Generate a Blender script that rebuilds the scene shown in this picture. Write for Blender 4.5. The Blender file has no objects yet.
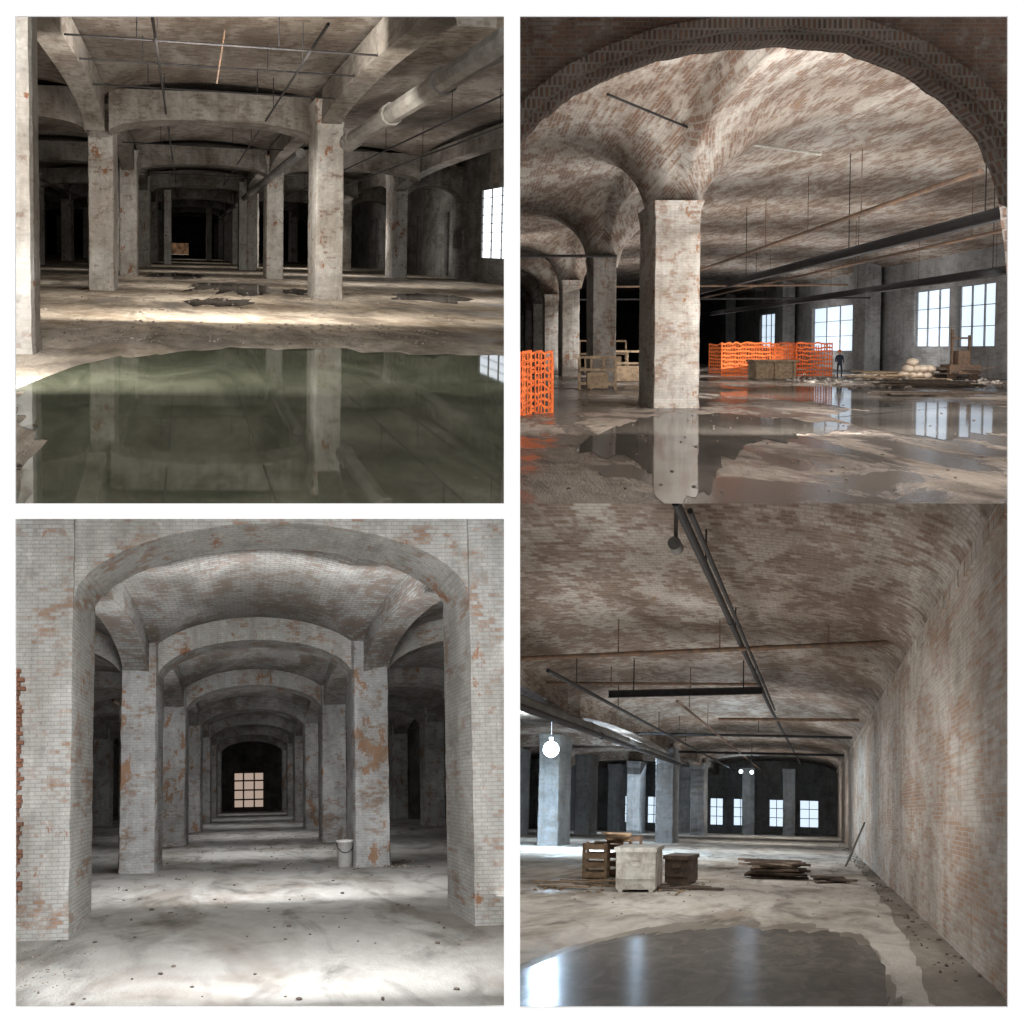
import bpy, bmesh, math, random
from mathutils import Vector, Matrix, noise
random.seed(7)
F=1800.0; D=11.16
sc=bpy.context.scene
sc.view_settings.view_transform='Standard'
sc.cycles.max_bounces=6; sc.cycles.diffuse_bounces=3; sc.cycles.glossy_bounces=3
COL=sc.collection

# ---------------------------------------------------------------- materials
def nt(name):
    m=bpy.data.materials.new(name); m.use_nodes=True
    t=m.node_tree; b=t.nodes['Principled BSDF']
    return m,t,b
def N(t,ty,**k):
    n=t.nodes.new(ty)
    for a,v in k.items(): setattr(n,a,v)
    return n
def ramp(t,src,p0,p1,c0=(0,0,0,1),c1=(1,1,1,1)):
    r=N(t,'ShaderNodeValToRGB'); r.color_ramp.elements[0].position=p0; r.color_ramp.elements[1].position=p1
    r.color_ramp.elements[0].color=c0; r.color_ramp.elements[1].color=c1
    t.links.new(src,r.inputs[0]); return r.outputs[0]
def mix(t,a,b,f,mode='MIX'):
    m=N(t,'ShaderNodeMix',data_type='RGBA',blend_type=mode)
    for s,v in ((m.inputs[6],a),(m.inputs[7],b),(m.inputs[0],f)):
        if isinstance(v,(tuple,list)): s.default_value=(*v[:3],1)
        elif isinstance(v,(int,float)): s.default_value=v
        else: t.links.new(v,s)
    return m.outputs[2]
def mul(t,a,k):
    m=N(t,'ShaderNodeMath',operation='MULTIPLY'); t.links.new(a,m.inputs[0]); m.inputs[1].default_value=k; return m.outputs[0]
def noi(t,vec,scale,detail=5,rough=.6,dist=0):
    n=N(t,'ShaderNodeTexNoise'); n.inputs['Scale'].default_value=scale; n.inputs['Detail'].default_value=detail
    n.inputs['Roughness'].default_value=rough; n.inputs['Distortion'].default_value=dist
    t.links.new(vec,n.inputs['Vector']); return n.outputs['Fac']
def lpos(t,sc_=(1,1,1)):
    a=N(t,'ShaderNodeAttribute',attribute_name='lpos')
    m=N(t,'ShaderNodeMapping'); m.inputs['Scale'].default_value=sc_
    t.links.new(a.outputs['Vector'],m.inputs[0]); return m.outputs[0]

def brick(name,c1,c2,mortar,paint,cover=.5,dirt=(.25,.22,.2),dirtamt=.6,rust=None,bw=.23,bh=.08,psc=1.2,bump=.5,soft=.06,mline=.35,rth=.60,streak=.4):
    m,t,b=nt(name)
    uv=N(t,'ShaderNodeUVMap'); uv.uv_map='UVMap'
    P=lpos(t)
    br=N(t,'ShaderNodeTexBrick'); t.links.new(uv.outputs[0],br.inputs[0])
    br.inputs['Color1'].default_value=(0,0,0,1); br.inputs['Color2'].default_value=(1,1,1,1); br.inputs['Mortar'].default_value=(.5,.5,.5,1)
    br.inputs['Scale'].default_value=1; br.inputs['Brick Width'].default_value=bw; br.inputs['Row Height'].default_value=bh
    br.inputs['Mortar Size'].default_value=bh*.12; br.inputs['Mortar Smooth'].default_value=.3
    n1=noi(t,P,psc,7,.72,.4); n2=noi(t,P,9,4,.7); n3=noi(t,P,.45,3,.6,.6); n4=noi(t,P,3.1,5,.7,.3)
    bc=mix(t,c1,c2,br.outputs[0]); bc=mix(t,bc,mortar,br.outputs['Fac'])
    ad=N(t,'ShaderNodeMath',operation='MULTIPLY_ADD'); t.links.new(br.outputs[0],ad.inputs[0]); ad.inputs[1].default_value=.15; t.links.new(n1,ad.inputs[2])
    th=.32+.46*(1-cover)
    mask=ramp(t,ad.outputs[0],th-soft+.04,th+soft+.04)
    pc=mix(t,paint,tuple(v*.62 for v in paint),ramp(t,n2,.35,.7))
    pc=mix(t,pc,tuple(v*.45 for v in paint),mul(t,ramp(t,n4,.48,.64),.8))
    pc=mix(t,pc,tuple(v*.76 for v in paint),br.outputs[0])
    col=mix(t,bc,pc,mask)
    if rust:
        nr=noi(t,lpos(t,(1,1,.55)),2.0,6,.72,.2)
        col=mix(t,col,rust,ramp(t,nr,rth,rth+.03))
    if streak:
        ns=noi(t,lpos(t,(4,4,.45)),1.0,5,.65,.2)
        col=mix(t,col,(.42,.38,.33),mul(t,ramp(t,ns,.46,.66),streak),'MULTIPLY')
    col=mix(t,col,tuple(v*.45 for v in dirt),mul(t,br.outputs['Fac'],mline))
    col=mix(t,col,dirt,mul(t,ramp(t,n3,.38,.62),dirtamt),'MULTIPLY')
    t.links.new(col,b.inputs['Base Color']); b.inputs['Roughness'].default_value=.9
    b.inputs['Specular IOR Level'].default_value=.15
    hs=N(t,'ShaderNodeMath',operation='MULTIPLY_ADD'); t.links.new(br.outputs['Fac'],hs.inputs[0]); hs.inputs[1].default_value=-.5
    t.links.new(n2,hs.inputs[2])
    bp=N(t,'ShaderNodeBump'); bp.inputs['Strength'].default_value=bump; bp.inputs['Distance'].default_value=.03
    t.links.new(hs.outputs[0],bp.inputs['Height']); t.links.new(bp.outputs[0],b.inputs['Normal'])
    return m
def glossmix(t,col,rough,fac,normal):
    """matte substance under a thin water film: diffuse + glossy"""
    d=N(t,'ShaderNodeBsdfDiffuse'); g=N(t,'ShaderNodeBsdfGlossy'); s=N(t,'ShaderNodeMixShader')
    t.links.new(col,d.inputs['Color'])
    g.inputs['Color'].default_value=(.95,.97,1,1)
    if isinstance(rough,(int,float)): g.inputs['Roughness'].default_value=rough
    else: t.links.new(rough,g.inputs['Roughness'])
    if isinstance(fac,(int,float)): s.inputs[0].default_value=fac
    else: t.links.new(fac,s.inputs[0])
    t.links.new(d.outputs[0],s.inputs[1]); t.links.new(g.outputs[0],s.inputs[2])
    t.links.new(normal,d.inputs['Normal']); t.links.new(normal,g.inputs['Normal'])
    t.links.new(s.outputs[0],t.nodes['Material Output'].inputs[0])
def floor_mat(name,dry,dry2,wet,wt=.6,wr=.12,sc1=.5,bump=.4,soft=.05,spots=None,wf=.35):
    m,t,b=nt(name); P=lpos(t)
    n1=noi(t,P,sc1,6,.65,.5); n2=noi(t,P,4,6,.7,.3); n3=noi(t,P,25,3,.7); n4=noi(t,P,1.3,5,.6,.8); n5=noi(t,P,.6,4,.7,.4)
    col=mix(t,dry,dry2,ramp(t,n2,.35,.65))
    col=mix(t,col,tuple(v*.52 for v in dry2),ramp(t,n4,.5,.70))
    col=mix(t,col,(.62,.58,.54),ramp(t,n5,.46,.62),'MULTIPLY')
    if spots: col=mix(t,col,spots,ramp(t,n3,.64,.7))
    wm=ramp(t,n1,wt-soft,wt+soft)
    col=mix(t,col,wet,wm)
    bs=ramp(t,wm,0,1,(bump,)*3+(1,),(bump*.12,)*3+(1,))
    ad=N(t,'ShaderNodeMath',operation='ADD'); t.links.new(n2,ad.inputs[0]); t.links.new(n3,ad.inputs[1])
    bp=N(t,'ShaderNodeBump'); bp.inputs['Distance'].default_value=.05; t.links.new(bs,bp.inputs['Strength'])
    t.links.new(ad.outputs[0],bp.inputs['Height'])
    fac=mul(t,wm,wf)
    glossmix(t,col,wr,fac,bp.outputs[0])
    return m
def water(name,c,c2,rough=.02,fac=.4,bump=.02,sc1=.8):
    m,t,b=nt(name); P=lpos(t)
    n=noi(t,P,sc1,5,.6,1.2); n2=noi(t,P,14,4,.7)
    col=mix(t,c,c2,ramp(t,n,.42,.62)); col=mix(t,col,tuple(v*1.7 for v in c2),mul(t,ramp(t,n2,.6,.75),.6))
    bp=N(t,'ShaderNodeBump'); bp.inputs['Strength'].default_value=bump; bp.inputs['Distance'].default_value=.02
    t.links.new(n,bp.inputs['Height'])
    glossmix(t,col,rough,fac,bp.outputs[0])
    return m
def plain(name,c,c2=None,rough=.7,metal=0,scale=3,em=None,es=0):
    m,t,b=nt(name); P=lpos(t)
    c2=c2 or tuple(v*.6 for v in c)
    n=noi(t,P,scale,5,.7,.2)
    t.links.new(mix(t,c,c2,ramp(t,n,.4,.62)),b.inputs['Base Color'])
    b.inputs['Roughness'].default_value=rough; b.inputs['Metallic'].default_value=metal; b.inputs['Specular IOR Level'].default_value=.25
    if em: b.inputs['Emission Color'].default_value=(*em,1); b.inputs['Emission Strength'].default_value=es
    return m

# ---------------------------------------------------------------- room frames
class Room:
    def __init__(s,u0,v0,scale,planes,tag):
        f=Vector((u0-512.0,F,512.0-v0)).normalized()
        s.f=f; s.r=f.cross(Vector((0,0,1))).normalized(); s.u=s.r.cross(f).normalized()
        s.s=scale; s.K=4.5/f.y; s.planes=planes; s.tag=tag
    def W(s,p): return s.s*(s.r*p[0]+s.f*(s.K*p[1])+s.u*p[2])
    def L(s,w): return Vector((w.dot(s.r)/s.s, w.dot(s.f)/(s.s*s.K), w.dot(s.u)/s.s))
def finish(R,name,bm,mats,uvm='auto',smooth=False,clip=True,parent=None):
    if clip:
        for co,no in R.planes:
            g=bm.verts[:]+bm.edges[:]+bm.faces[:]
            if g: bmesh.ops.bisect_plane(bm,geom=g,dist=1e-5,plane_co=co,plane_no=no,clear_outer=False,clear_inner=True)
    if not bm.faces: bm.free(); return None
    bmesh.ops.recalc_face_normals(bm,faces=bm.faces[:])
    uvl=bm.loops.layers.uv.new('UVMap')
    al=bm.verts.layers.float_vector.new('lpos')
    for v in bm.verts: v[al]=R.L(v.co)
    for f in bm.faces:
        f.smooth=smooth
        ps=[l.vert[al] for l in f.loops]
        n=Vector((0,0,0))
        for i in range(len(ps)): n+=Vector(ps[i]).cross(Vector(ps[(i+1)%len(ps)]))
        ax=2 if uvm=='top' else max(range(3),key=lambda i:abs(n[i]))
        sg=1 if sum(p[0] for p in ps)/len(ps)>5.3 else -1
        for l,p in zip(f.loops,ps):
            l[uvl].uv=(p[0],p[1]) if ax==2 else ((p[1],p[2]) if ax==0 else (p[0],p[2]))
            if uvm=='topr': l[uvl].uv=(p[1],p[0]+sg*.8*p[2])
    me=bpy.data.meshes.new(name)
    c=sum((v.co for v in bm.verts),Vector())/len(bm.verts)
    for v in bm.verts: v.co-=c
    bm.to_mesh(me); bm.free()
    if not isinstance(mats,(list,tuple)): mats=[mats]
    for m in mats: me.materials.append(m)
    o=bpy.data.objects.new(name,me); o.location=c; COL.objects.link(o)
    return o
def addbox(bm,R,x0,x1,y0,y1,z0,z1,mi=0,ky=None,anchor=None,rot=0,tilt=0):
    vs=[]
    for z in (z0,z1):
        for x,y in ((x0,y0),(x1,y0),(x1,y1),(x0,y1)):
            if anchor:
                cx,sx=math.cos(rot),math.sin(rot)
                xx,yy=x*cx-y*sx,x*sx+y*cx
                xx=xx+z*tilt
                p=(anchor[0]+xx,anchor[1]+yy*ky/R.K,anchor[2]+z)
            else: p=(x,y,z)
            vs.append(bm.verts.new(R.W(p)))
    for q in ((0,1,2,3),(4,5,6,7),(0,1,5,4),(1,2,6,5),(2,3,7,6),(3,0,4,7)):
        f=bm.faces.new([vs[i] for i in q]); f.material_index=mi
def grid(bm,R,fn,nu,nv,mi=0):
    vs=[[bm.verts.new(R.W(fn(i/nu,j/nv))) for i in range(nu+1)] for j in range(nv+1)]
    for j in range(nv):
        for i in range(nu):
            f=bm.faces.new((vs[j][i],vs[j][i+1],vs[j+1][i+1],vs[j+1][i])); f.material_index=mi
def tube(bm,a,b,r,n=10,mi=0,cap=True):
    d=(b-a)
    if d.length<1e-6: return
    d.normalize(); up=Vector((0,0,1)) if abs(d.z)<.9 else Vector((1,0,0))
    x=d.cross(up).normalized(); y=d.cross(x)
    r1=[bm.verts.new(a+(x*math.cos(k*2*math.pi/n)+y*math.sin(k*2*math.pi/n))*r) for k in range(n)]
    r2=[bm.verts.new(b+(x*math.cos(k*2*math.pi/n)+y*math.sin(k*2*math.pi/n))*r) for k in range(n)]
    for k in range(n):
        f=bm.faces.new((r1[k],r1[(k+1)%n],r2[(k+1)%n],r2[k])); f.smooth=True; f.material_index=mi
    if cap:
        f=bm.faces.new(r1); f.material_index=mi; f=bm.faces.new(r2[::-1]); f.material_index=mi
def pipe(R,name,pts,r,mat,hang=None,hz=None,couple=True):
    bm=bmesh.new()
    P=[R.W(p) for p in pts]
    for a,b in zip(P,P[1:]): tube(bm,a,b,r*R.s)
    if couple:
        for a,b in zip(P,P[1:]):
            n=3
            for k in range(1,n):
                c=a.lerp(b,k/n); d=(b-a).normalized()*r*R.s*1.6
                tube(bm,c-d,c+d,r*R.s*1.22)
    if hang:
        for (x,y,z) in hang: tube(bm,R.W((x,y,z)),R.W((x,y,hz)),.013*R.s,6)
    return finish(R,name,bm,mat,smooth=False)
def ibeam(R,name,a,b,h,w,mat,hang=(),hz=5):
    bm=bmesh.new(); A=R.W(a);B=R.W(b); d=(B-A).normalized(); u=R.u; s=d.cross(u).normalized()
    def bar(ox,oz,ww,hh):
        vs=[]
        for P in (A,B):
            for sx,sz in ((-1,-1),(1,-1),(1,1),(-1,1)): vs.append(bm.verts.new(P+s*(ox+sx*ww/2)*R.s+u*(oz+sz*hh/2)*R.s))
        for q in ((0,1,2,3),(4,5,6,7),(0,1,5,4),(1,2,6,5),(2,3,7,6),(3,0,4,7)): bm.faces.new([vs[i] for i in q])
    bar(0,h/2,w,h*.14); bar(0,-h/2,w,h*.14); bar(0,0,w*.15,h)
    for p in hang: tube(bm,R.W(p),R.W((p[0],p[1],hz)),.016*R.s,6)
    return finish(R,name,bm,mat)
def column(R,x,y,w,z0,z1,mat,flare=.0,dy=None,name='brick_column',fh=.8,jit=.010,base=.015):
    bm=bmesh.new(); n=22; rings=[]; dy=dy or w
    for j in range(n+1):
        t=j/n; z=z0+(z1-z0)*t
        e=0
        if flare and z>z1-fh: q=(z-(z1-fh))/fh; e=flare*q*q
        if j==0: e=base
        hx=w/2+e; hy=dy/2+e; c=.035
        ring=[]
        for (a,b) in ((-hx+c,-hy),(hx-c,-hy),(hx,-hy+c),(hx,hy-c),(hx-c,hy),(-hx+c,hy),(-hx,hy-c),(-hx,-hy+c)):
            jx=random.uniform(-jit,jit); jy=random.uniform(-jit,jit)
            ring.append(bm.verts.new(R.W((x+a+jx,y+b+jy,z))))
        rings.append(ring)
    for a,b in zip(rings,rings[1:]):
        for k in range(8): bm.faces.new((a[k],a[(k+1)%8],b[(k+1)%8],b[k]))
    bm.faces.new(rings[0]); bm.faces.new(rings[-1][::-1])
    return finish(R,name,bm,mat)
def arch(R,p0,p1,spring,rise,top,w,mat,n=2.0,seg=28,name='brick_arch'):
    bm=bmesh.new(); a=Vector(p0); b=Vector(p1); d=(b-a); L=d.length; d.normalize(); s=Vector((-d.y,d.x))
    st=[]
    for i in range(seg+1):
        th=math.pi*i/seg; t=-math.cos(th)
        z=spring+rise*max(0,1-abs(t)**n)**(1/n)
        c=a+d*(L*(t+1)/2)
        q=[]
        for sg,zz in ((-1,z),(1,z),(1,max(top,z+.05)),(-1,max(top,z+.05))):
            xy=c+s*(sg*w/2); q.append(bm.verts.new(R.W((xy.x,xy.y,zz+random.uniform(-.006,.006)))))
        st.append(q)
    for q,r in zip(st,st[1:]):
        for k in range(4): bm.faces.new((q[k],q[(k+1)%4],r[(k+1)%4],r[k]))
    bm.faces.new(st[0]); bm.faces.new(st[-1])
    return finish(R,name,bm,mat)
def wall(R,name,axis,c,u0,u1,z0,z1,th,mat,openings=()):
    us=sorted({u0,u1,*[o[0] for o in openings],*[o[1] for o in openings]})
    zs=sorted({z0,z1,*[o[2] for o in openings],*[o[3] for o in openings]})
    bm=bmesh.new()
    for a,b in zip(us,us[1:]):
        for e,f in zip(zs,zs[1:]):
            m=((a+b)/2,(e+f)/2)
            if any(o[0]<m[0]<o[1] and o[2]<m[1]<o[3] for o in openings): continue
            if axis=='x': addbox(bm,R,c,c+th,a,b,e,f)
            else: addbox(bm,R,a,b,c,c+th,e,f)
    return finish(R,name,bm,mat)
wn=[0]
def window(R,axis,c,u0,u1,z0,z1,nu,nv,frame,glass,fw=.07):
    wn[0]+=1
    bm=bmesh.new(); d=.06
    def bar(a,b,e,f):
        if axis=='x': addbox(bm,R,c-d,c+d*.3,a,b,e,f,0)
        else: addbox(bm,R,a,b,c-d*.5,c+d*.3,e,f,0)
    for i in range(nu+1):
        u=u0+(u1-u0)*i/nu; k=fw if i in(0,nu) else fw*.4
        bar(u-k/2,u+k/2,z0,z1)
    for j in range(nv+1):
        z=z0+(z1-z0)*j/nv; k=fw if j in(0,nv) else fw*.4
        bar(u0,u1,z-k/2,z+k/2)
    if axis=='x': addbox(bm,R,c+.05,c+.08,u0,u1,z0,z1,1)
    else: addbox(bm,R,u0,u1,c+.05,c+.07,z0,z1,1)
    return finish(R,'window_%d'%wn[0],bm,[frame,glass])
def poly(R,name,pts,z,mat,rough=.06,sub=10,seed=0.0):
    P=[]
    n=len(pts)
    def cr(a,b,c,d,t): return .5*((2*b)+(-a+c)*t+(2*a-5*b+4*c-d)*t*t+(-a+3*b-3*c+d)*t**3)
    for i in range(n):
        a,b,c,d=[Vector(pts[(i+k-1)%n]) for k in range(4)]
        for k in range(sub):
            p=cr(a,b,c,d,k/sub)
            nn=noise.noise(Vector((p.x*2.3,p.y*1.5,z+seed)))*rough+noise.noise(Vector((p.x*9,p.y*5,z+seed)))*rough*.9
            P.append((p.x+nn,p.y+nn*2.2,z))
    bm=bmesh.new(); f=bm.faces.new([bm.verts.new(R.W(p)) for p in P]); bmesh.ops.triangulate(bm,faces=[f])
    return finish(R,name,bm,mat)
def ell(cx,cy,rx,ry,n=14): return [(cx+rx*math.cos(2*math.pi*i/n)*random.uniform(.6,1.2),cy+ry*math.sin(2*math.pi*i/n)*random.uniform(.6,1.2)) for i in range(n)]
def rubble(R,name,region,count,smin,smax,mat,z=-1.6):
    bm=bmesh.new()
    for _ in range(count):
        x=random.uniform(region[0],region[1]); y=random.uniform(region[2],region[3]); s_=random.uniform(smin,smax)
        m=bmesh.ops.create_icosphere(bm,subdivisions=1,radius=1)
        c=R.W((x,y,z+s_*.3)); sx,sy,sz=[random.uniform(.6,1.4)*s_*R.s for _ in range(3)]
        for v in m['verts']:
            q=v.co*random.uniform(.75,1.1); v.co=c+R.r*q.x*sx+R.f*q.y*sy*2+R.u*q.z*sz*.6
    return finish(R,name,bm,mat)
def planks(R,name,anchor,n,length,spread,mat,ky=2.5,h=.04,zmax=.4,ang=.4):
    bm=bmesh.new()
    for i in range(n):
        a=random.uniform(-ang,ang); l=length*random.uniform(.6,1.1)
        ox,oy=random.uniform(-spread,spread),random.uniform(-spread,spread)
        z=i/n*zmax
        addbox(bm,R,-l/2,l/2,-.07,.07,0,h,0,ky,(anchor[0]+ox,anchor[1]+oy*ky/R.K,anchor[2]+z),a)
    return finish(R,name,bm,mat)
def fillA(R,p,up,w,l,pw,col=(1,1,1),tilt=12):  # added fill light without a fixture, tilted forward so it stays unseen
    L=bpy.data.lights.new('fill_light_down' if not up else 'fill_light_up','AREA'); L.energy=pw; L.color=col; L.shape='RECTANGLE'; L.size=w; L.size_y=l
    o=bpy.data.objects.new(L.name,L); o.location=R.W(p)
    a=math.radians(tilt); d=(R.u*(1 if up else -1)*math.cos(a)+R.f*math.sin(a)).normalized()
    z=-d; x=R.r; y=z.cross(x).normalized()
    o.rotation_euler=Matrix((x,y,z)).transposed().to_euler(); COL.objects.link(o)
def area(R,p,tgt,size,pw,col=(1,1,1)):  # added fill, no lamp body, aimed along the hall to brighten it
    l=bpy.data.lights.new('fill_light_aimed','AREA'); l.energy=pw; l.color=col; l.size=size
    o=bpy.data.objects.new('fill_light_aimed',l); o.location=R.W(p); d=R.W(tgt)-R.W(p)
    o.rotation_euler=d.to_track_quat('-Z','Y').to_euler(); COL.objects.link(o)

front=(Vector((0,D+.02,0)),Vector((0,1,0)))
k8=8.5/1800
pl=lambda co,no:(Vector(co),Vector(no))
TL=Room(185,245,1.035,[front,pl((-.035,0,0),(-1,0,0)),pl((0,0,.035),(0,0,1))],'TL')
TR=Room(479,348,.63,[front,pl((.035,0,0),(1,0,0)),pl((0,0,0),(0,-k8,1))],'TR')
BL=Room(250,787,.86,[front,pl((-.035,0,0),(-1,0,0)),pl((0,0,-.035),(0,0,-1))],'BL')
BR=Room(812,812,.79,[front,pl((.035,0,0),(1,0,0)),pl((0,0,0),(0,k8,-1))],'BR')

M_col1=brick('whitewashed_column_paint',(.30,.22,.18),(.22,.17,.14),(.3,.28,.26),(.68,.65,.60),.80,(.55,.5,.45),.7,rust=(.33,.17,.10),psc=1.8,bump=.3,mline=.08)
M_ceil1=brick('dark_brick_vault',(.15,.115,.09),(.22,.18,.15),(.25,.23,.21),(.37,.335,.295),.50,(.4,.36,.32),.85,psc=.9,bump=.5,bw=.24,bh=.08,mline=.4,streak=0)
M_beam1=brick('plastered_beam',(.2,.17,.14),(.25,.21,.18),(.2,.18,.17),(.42,.39,.35),.66,(.4,.36,.32),.8,psc=1.1,bump=.35,mline=.08)
M_wall1=brick('grey_painted_brick',(.25,.22,.2),(.2,.18,.16),(.25,.24,.23),(.5,.49,.46),.62,(.45,.43,.4),.8,psc=.8,mline=.2)
M_fl1=floor_mat('dusty_concrete',(.60,.52,.42),(.44,.375,.30),(.20,.165,.13),.56,.2,.35,.9,.06,wf=.25)
M_w1=water('murky_green_water',(.075,.080,.052),(.135,.138,.095),.02,.32,.012,1.1)
M_clear=water('clear_puddle_water',(.09,.078,.065),(.13,.112,.095),.05,.42,.07,1.5)
M_fr=plain('window_frame_grey',(.3,.3,.3),(.2,.2,.2))
M_gl=plain('overexposed_daylight_glass',(.8,.85,.9),(.8,.85,.9),.3,0,3,(.9,.95,1),2.2)
M_gl2=plain('daylight_glass_blue',(.6,.7,.8),(.8,.85,.9),.3,0,1,(.72,.86,1),1.0)
M_glo=plain('warm_interior_glass',(.5,.38,.32),(.25,.15,.12),.5,0,1.2,(.95,.74,.60),.42)
M_pipe=plain('grey_pipe_metal',(.17,.16,.15),(.10,.09,.08),.6,.2)
M_rust=plain('rusty_pipe',(.20,.12,.075),(.10,.075,.06),.7,.2,8)
M_black=plain('black_steel',(.018,.018,.02),(.035,.03,.028),.7,.1,6)
M_duct=plain('painted_duct',(.22,.21,.19),(.13,.12,.105),.6,.1,4)
M_rock=plain('rubble_stone',(.38,.33,.28),(.22,.18,.15),.9)
M_rock2=plain('dark_grit',(.2,.165,.135),(.1,.08,.07),.9)
M_wood=plain('weathered_wood',(.38,.27,.17),(.2,.14,.09),.8,0,5)
M_wood2=plain('dark_wood',(.15,.11,.08),(.07,.055,.045),.8,0,5)
M_white=plain('dirty_white_enamel',(.60,.60,.55),(.36,.33,.29),.6,0,5)
M_orange=plain('orange_plastic',(.74,.17,.04),(.58,.12,.03),.7,0,4)
M_dark=brick('dark_brick_wall',(.12,.11,.10),(.09,.08,.075),(.1,.1,.1),(.22,.21,.2),.5,(.4,.38,.36),.8)  # dark brick shared by side and end walls

# ================================================================ TL hall
R=TL; FZ=-1.6
bm=bmesh.new(); grid(bm,R,lambda u,v:(-26+46*u,2.2+70*v,FZ),1,1); finish(R,'floor',bm,M_fl1)
def ceil1(x,y):
    tx=((x-.85)/7.3+.5)%1*2-1; ty=((y-16.9)/7.4+.5)%1*2-1
    return 4.5+.75*max(math.sqrt(max(0,1-tx*tx)),math.sqrt(max(0,1-ty*ty)))
bm=bmesh.new(); grid(bm,R,lambda u,v:(lambda x,y:(x,y,ceil1(x,y)))(-21+39*u,6.5+60*v),150,220)
finish(R,'ceiling',bm,M_ceil1,'top',True)
rowsx=[-17.4,-10.1,-2.8,4.5,12.3]
rows=[13.2+7.4*i for i in range(7)]
for i,y in enumerate(rows):
    for x in rowsx:
        if x==12.3 and i==0: continue
        yy=y
        if i==0 and x==4.5: yy=12.9
        if i==0 and x==-2.8: yy=14.1
        if x==12.3 and i==1: yy=23.2
        if x==12.3 and i>1: yy=y+3
        column(R,x,yy,.86,FZ,4.6,M_col1,.1,.86,fh=.9)
    for x0,x1 in zip(rowsx,rowsx[1:]):
        if x1==12.3 and i==0: continue
        yy=y+(.3 if i==0 else 0)
        arch(R,(x0+.38,yy),(x1-.38,yy),3.55,.5,4.95,.7,M_beam1,2.2)
    arch(R,(12.7,y+ (2.6 if i==1 else 3)),(16,y+(2.6 if i==1 else 3)),2.9,.9,4.95,.6,M_beam1,2.0)
for x in rowsx[:4]:
    yl=[5.8]+rows
    for a,b in zip(yl,yl[1:]):
        arch(R,(x,a+.4),(x,b-.4),3.5,.75,4.95,.62,M_beam1,2.2)
for a,b in ((9,23.2),(23.2,31),(31,38.4),(38.4,45.8)):
    arch(R,(12.3,a+.4),(12.3,b-.4),3.3,.9,4.95,.65,M_beam1,2.2)
for x,y in ((3.95,27.8),(5.5,32),(-1.4,33),(2.6,44),(-3.8,25)): column(R,x,y,.6,FZ,4.4,M_col1,0,.6)
wall(R,'wall_right','x',16,6,72,FZ,5.4,.4,M_wall1,[(17.3,21.4,-.3,3.4)])
window(R,'x',16.1,17.3,21.4,-.3,3.4,6,8,M_fr,M_gl,.07)
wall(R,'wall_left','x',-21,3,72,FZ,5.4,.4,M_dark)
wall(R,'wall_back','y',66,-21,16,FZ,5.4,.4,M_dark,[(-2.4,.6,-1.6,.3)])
wall(R,'wall_back','y',69,-6,6,FZ,5.4,.3,plain('rough_timber_partition',(.3,.17,.09),(.05,.03,.02),.9,0,1.2))
column(R,-2.31,5.9,.38,FZ,4.6,M_col1,0,.3,name='door_jamb_pier',jit=.006)
poly(R,'puddle',[(7,5.8),(4.77,5.98),(3.58,6.1),(2.43,6.27),(1.33,6.27),(.23,6.1),(-.78,5.66),(-1.37,5.2),(-1.68,4.64),(-1.78,4.2),(-1.5,3.5),(-1.2,2.9),(-.9,2.5),(-.3,2.2),(3,2.2),(7,2.2)],FZ+.004,M_w1,.13)
poly(R,'puddle',ell(1.9,15.2,1.7,2.2,18),FZ+.004,M_clear,.35)
poly(R,'puddle',ell(4.0,14.6,.9,.8),FZ+.004,M_clear,.2)
poly(R,'puddle',ell(-.3,21,1.6,2.4,16),FZ+.004,M_clear,.3)
poly(R,'puddle',ell(1.0,11.6,.9,.7,16),FZ+.004,M_clear,.3)
poly(R,'puddle',ell(8.5,13.5,1.6,.8,16),FZ+.004,M_clear,.3)
rubble(R,'mud_rubble',(-2.2,5,6.5,8.4),420,.010,.04,M_rock)
rubble(R,'mud_rubble',(-1.6,-1.1,2.5,2.9),50,.01,.03,M_rock2)
rubble(R,'stone_rubble',(-4,7,9,24),200,.03,.06,M_rock)
pipe(R,'large_duct_pipe',[(5.05,5.9,3.35),(5.05,11.9,3.35),(5.05,12.6,3.3)],.24,M_duct)
pipe(R,'large_duct_pipe',[(4.0,14,3.3),(4.0,60,3.3)],.18,M_pipe)
for y,z in ((8.6,4.3),(9.8,4.35),(11.2,4.3),(17,4.2),(24,4.2)):
    pipe(R,'conduit_pipe',[(-2.6,y,z),(4.2,y+.2,z-.05)],.024,M_black,[(-1,y,z),(2,y+.1,z)],4.95)
for x,z in ((-.6,4.2),(2.6,4.1),(-9,3.9),(8,4.0),(9.5,3.8)):
    pipe(R,'sprinkler_pipe',[(x,7.4,z),(x,55,z)],.03,M_black,[(x,y,z) for y in (9,12,16,21,27)],5)
pipe(R,'conduit_pipe',[(.9,9.3,4.9),(.72,9.3,3.7)],.02,M_rust)
bm=bmesh.new()
for y in (24,27,30,33): addbox(bm,R,15.85,15.98,y,y+.25,-1.4,2.4)
addbox(bm,R,15.8,15.98,22.6,23.4,.2,1.3); finish(R,'electrical_panel',bm,M_pipe)

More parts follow.
